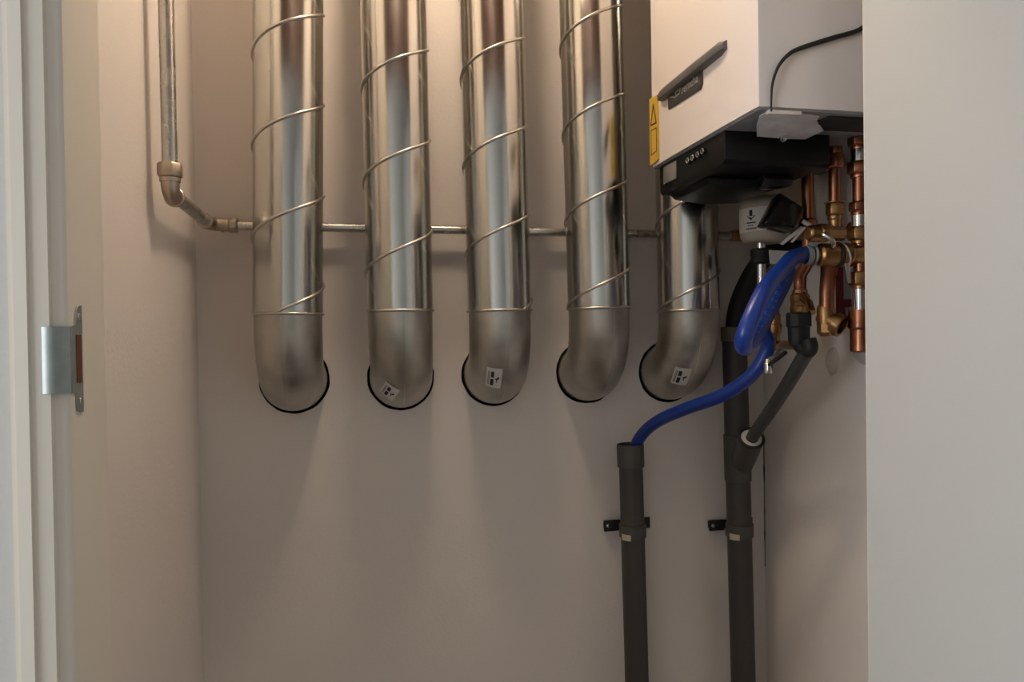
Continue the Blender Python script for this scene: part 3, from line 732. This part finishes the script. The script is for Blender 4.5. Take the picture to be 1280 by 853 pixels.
# ------------------------------------------------------------------ drain pipes
def clip(name, label, xc, z, r, group, yax):
    t = thing(name, label, 'pipe clip', (xc, -0.01, z), group)
    b = MB(); b.lathe([(0, r + 0.0005), (0, r + 0.0035), (.026, r + 0.0035), (.026, r + 0.0005)], (xc, yax, z - 0.013), (0, 0, 1), 40, caps=False); build(b, 'ring', M_PVC2, t)
    bx((xc + 0.010, -0.0165, z - 0.011), (xc + 0.0575, -0.0115, z + 0.013), 'wall_ear', M_RUBBER, t, 0.0015)
    bx((xc - 0.0480, -0.0165, z - 0.012), (xc - 0.012, -0.0115, z + 0.012), 'screw_ear', M_RUBBER, t, 0.0015)
    bx((xc - 0.045, -0.0118, z - 0.008), (xc + 0.040, -0.0005, z + 0.008), 'standoff', M_RUBBER, t, 0.001)
    b = MB(); b.lathe([(0, .0042), (.0012, .0042), (.002, .003)], (xc - 0.0395, -0.0163, z), (0, -1, 0), 14); sc = build(b, 'screw', M_STEEL, t)
    # small pale tag on the clip's front
    n = 6; vs = []
    for rr in (r + 0.0046, r + 0.0034):
        for k in range(n + 1):
            a = math.radians(200 + 42 * k / n)
            for zz in (-0.0160, -0.0025 - 0.001 * k / n): vs.append((xc + rr * math.cos(a), yax + rr * math.sin(a), z + zz))
    N = 2 * (n + 1); fs = []
    for k in range(n):
        q = 2 * k; fs += [(q, q + 2, q + 3, q + 1), (N + q, N + q + 1, N + q + 3, N + q + 2)]
    bb = MB(); bb.add(vs, fs); build(bb, 'pale_tag', M_POT, t)
    return t
YD = -0.060
da = thing('drain_pipe', 'dark grey drain pipe with an open socket top that takes the blue hose', 'drain pipe', (0.565, YD, 0.0), 'grey drain pipes on the back wall')
axA = lambda z: Vector((0.546 + (1.187 - z) * 0.0165, YD, z))
b = MB(); b.tube([axA(1.232), axA(0.75), axA(0.0)], 0.0250, 40, caps=False); build(b, 'pipe', M_PVC, da)
b = MB(); o_ = axA(1.2135); b.lathe([(0, .0252), (.0005, .0285), (.046, .0285), (.0475, .0275), (.0475, .0255), (.010, .0250)], o_, (axA(1.3) - axA(1.2)), 40, caps=False); build(b, 'socket', M_PVC2, da)
clip('pipe_clip', 'black screwed clip on the drain pipe that takes the blue hose', axA(1.078).x, 1.078, 0.025, 'clips on the drain pipes', YD)

db = thing('drain_pipe', 'thicker dark grey drain pipe with a slanted branch that takes the grey hose', 'drain pipe', (0.805, YD, 0.0), 'grey drain pipes on the back wall')
axB = lambda z: Vector((0.7935 + (1.10 - z) * 0.016, YD, z))
b = MB(); b.tube([axB(1.50), axB(0.75), axB(0.0)], 0.0262, 40, caps=False); build(b, 'pipe', M_PVC, db)
b = MB(); b.lathe([(0, .0264), (.001, .0285), (.10, .0290), (.101, .0264)], axB(1.17), (axB(1.3) - axB(1.2)), 40, caps=False); build(b, 'socket', M_PVC2, db)
bo_ = Vector((0.797, -0.062, 1.200)); bdir = (Vector((0.781, -0.138, 1.275)) - bo_).normalized()
b = MB(); b.lathe([(0, .024), (.05, .0255), (.104, .0265), (.107, .0268), (.107, .0225), (.08, .022)], bo_, bdir, 36, caps=False); build(b, 'branch', M_PVC2, db)
tip = bo_ + bdir * 0.107
b = MB(); b.torus(tip, bdir, 0.0245, 0.0034, 40, 8); build(b, 'rubber_seal', M_RUBBER, db)
b = MB(); b.lathe([(0, .0225), (.006, .0220), (.006, .0118), (0, .0118)], tip - bdir * 0.006, bdir, 30, caps=False); sr = build(b, 'white_insert', M_WHITE, db); sr['label'] = 'white sealing insert around the grey hose'
b = MB(); b.lathe([(0, .027), (.001, .0290), (.030, .0290), (.032, .027), (.032, .0235), (.01, .023)], axB(1.474), (0, 0, 1), 36, caps=False); build(b, 'top_coupling', M_OLIVE, db)
clip('pipe_clip', 'black screwed clip on the thicker drain pipe below its branch', axB(1.062).x, 1.062, 0.0262, 'clips on the drain pipes', YD)

# black tube dropping into the thicker drain pipe
b = MB(); b.tube(smooth_path([(0.788, -0.06, 1.47), (0.788, -0.061, 1.51), (0.789, -0.070, 1.545), (0.795, -0.09, 1.585), (0.806, -0.115, 1.625), (0.825, -0.135, 1.655), (0.86, -0.14, 1.67), (XR, -0.14, 1.67)], 6), 0.0195, 20)
tag(build(b, 'black_tube', M_RUBBER), 'fat black tube bending from the wall into the top of the thicker drain pipe', 'tube')

# ------------------------------------------------------------------ closet lamp (above the frame)
cl = thing('ceiling_lamp', 'round warm lamp bulb in a socket on the closet ceiling', 'lamp', (LAMP_POS[0], LAMP_POS[1], ZC))
b = MB(); b.lathe([(0, .045), (.015, .045), (.02, .025), (.075, .022)], (LAMP_POS[0], LAMP_POS[1], ZC), (0, 0, -1), 28); build(b, 'socket', M_BLACK, cl)
b = MB()
b.lathe([(-.062 * math.cos(PI * k / 14), max(.0005, .062 * math.sin(PI * k / 14))) for k in range(15)], LAMP_POS, (0, 0, 1), 24); build(b, 'bulb', M_BULB, cl, smooth=80)
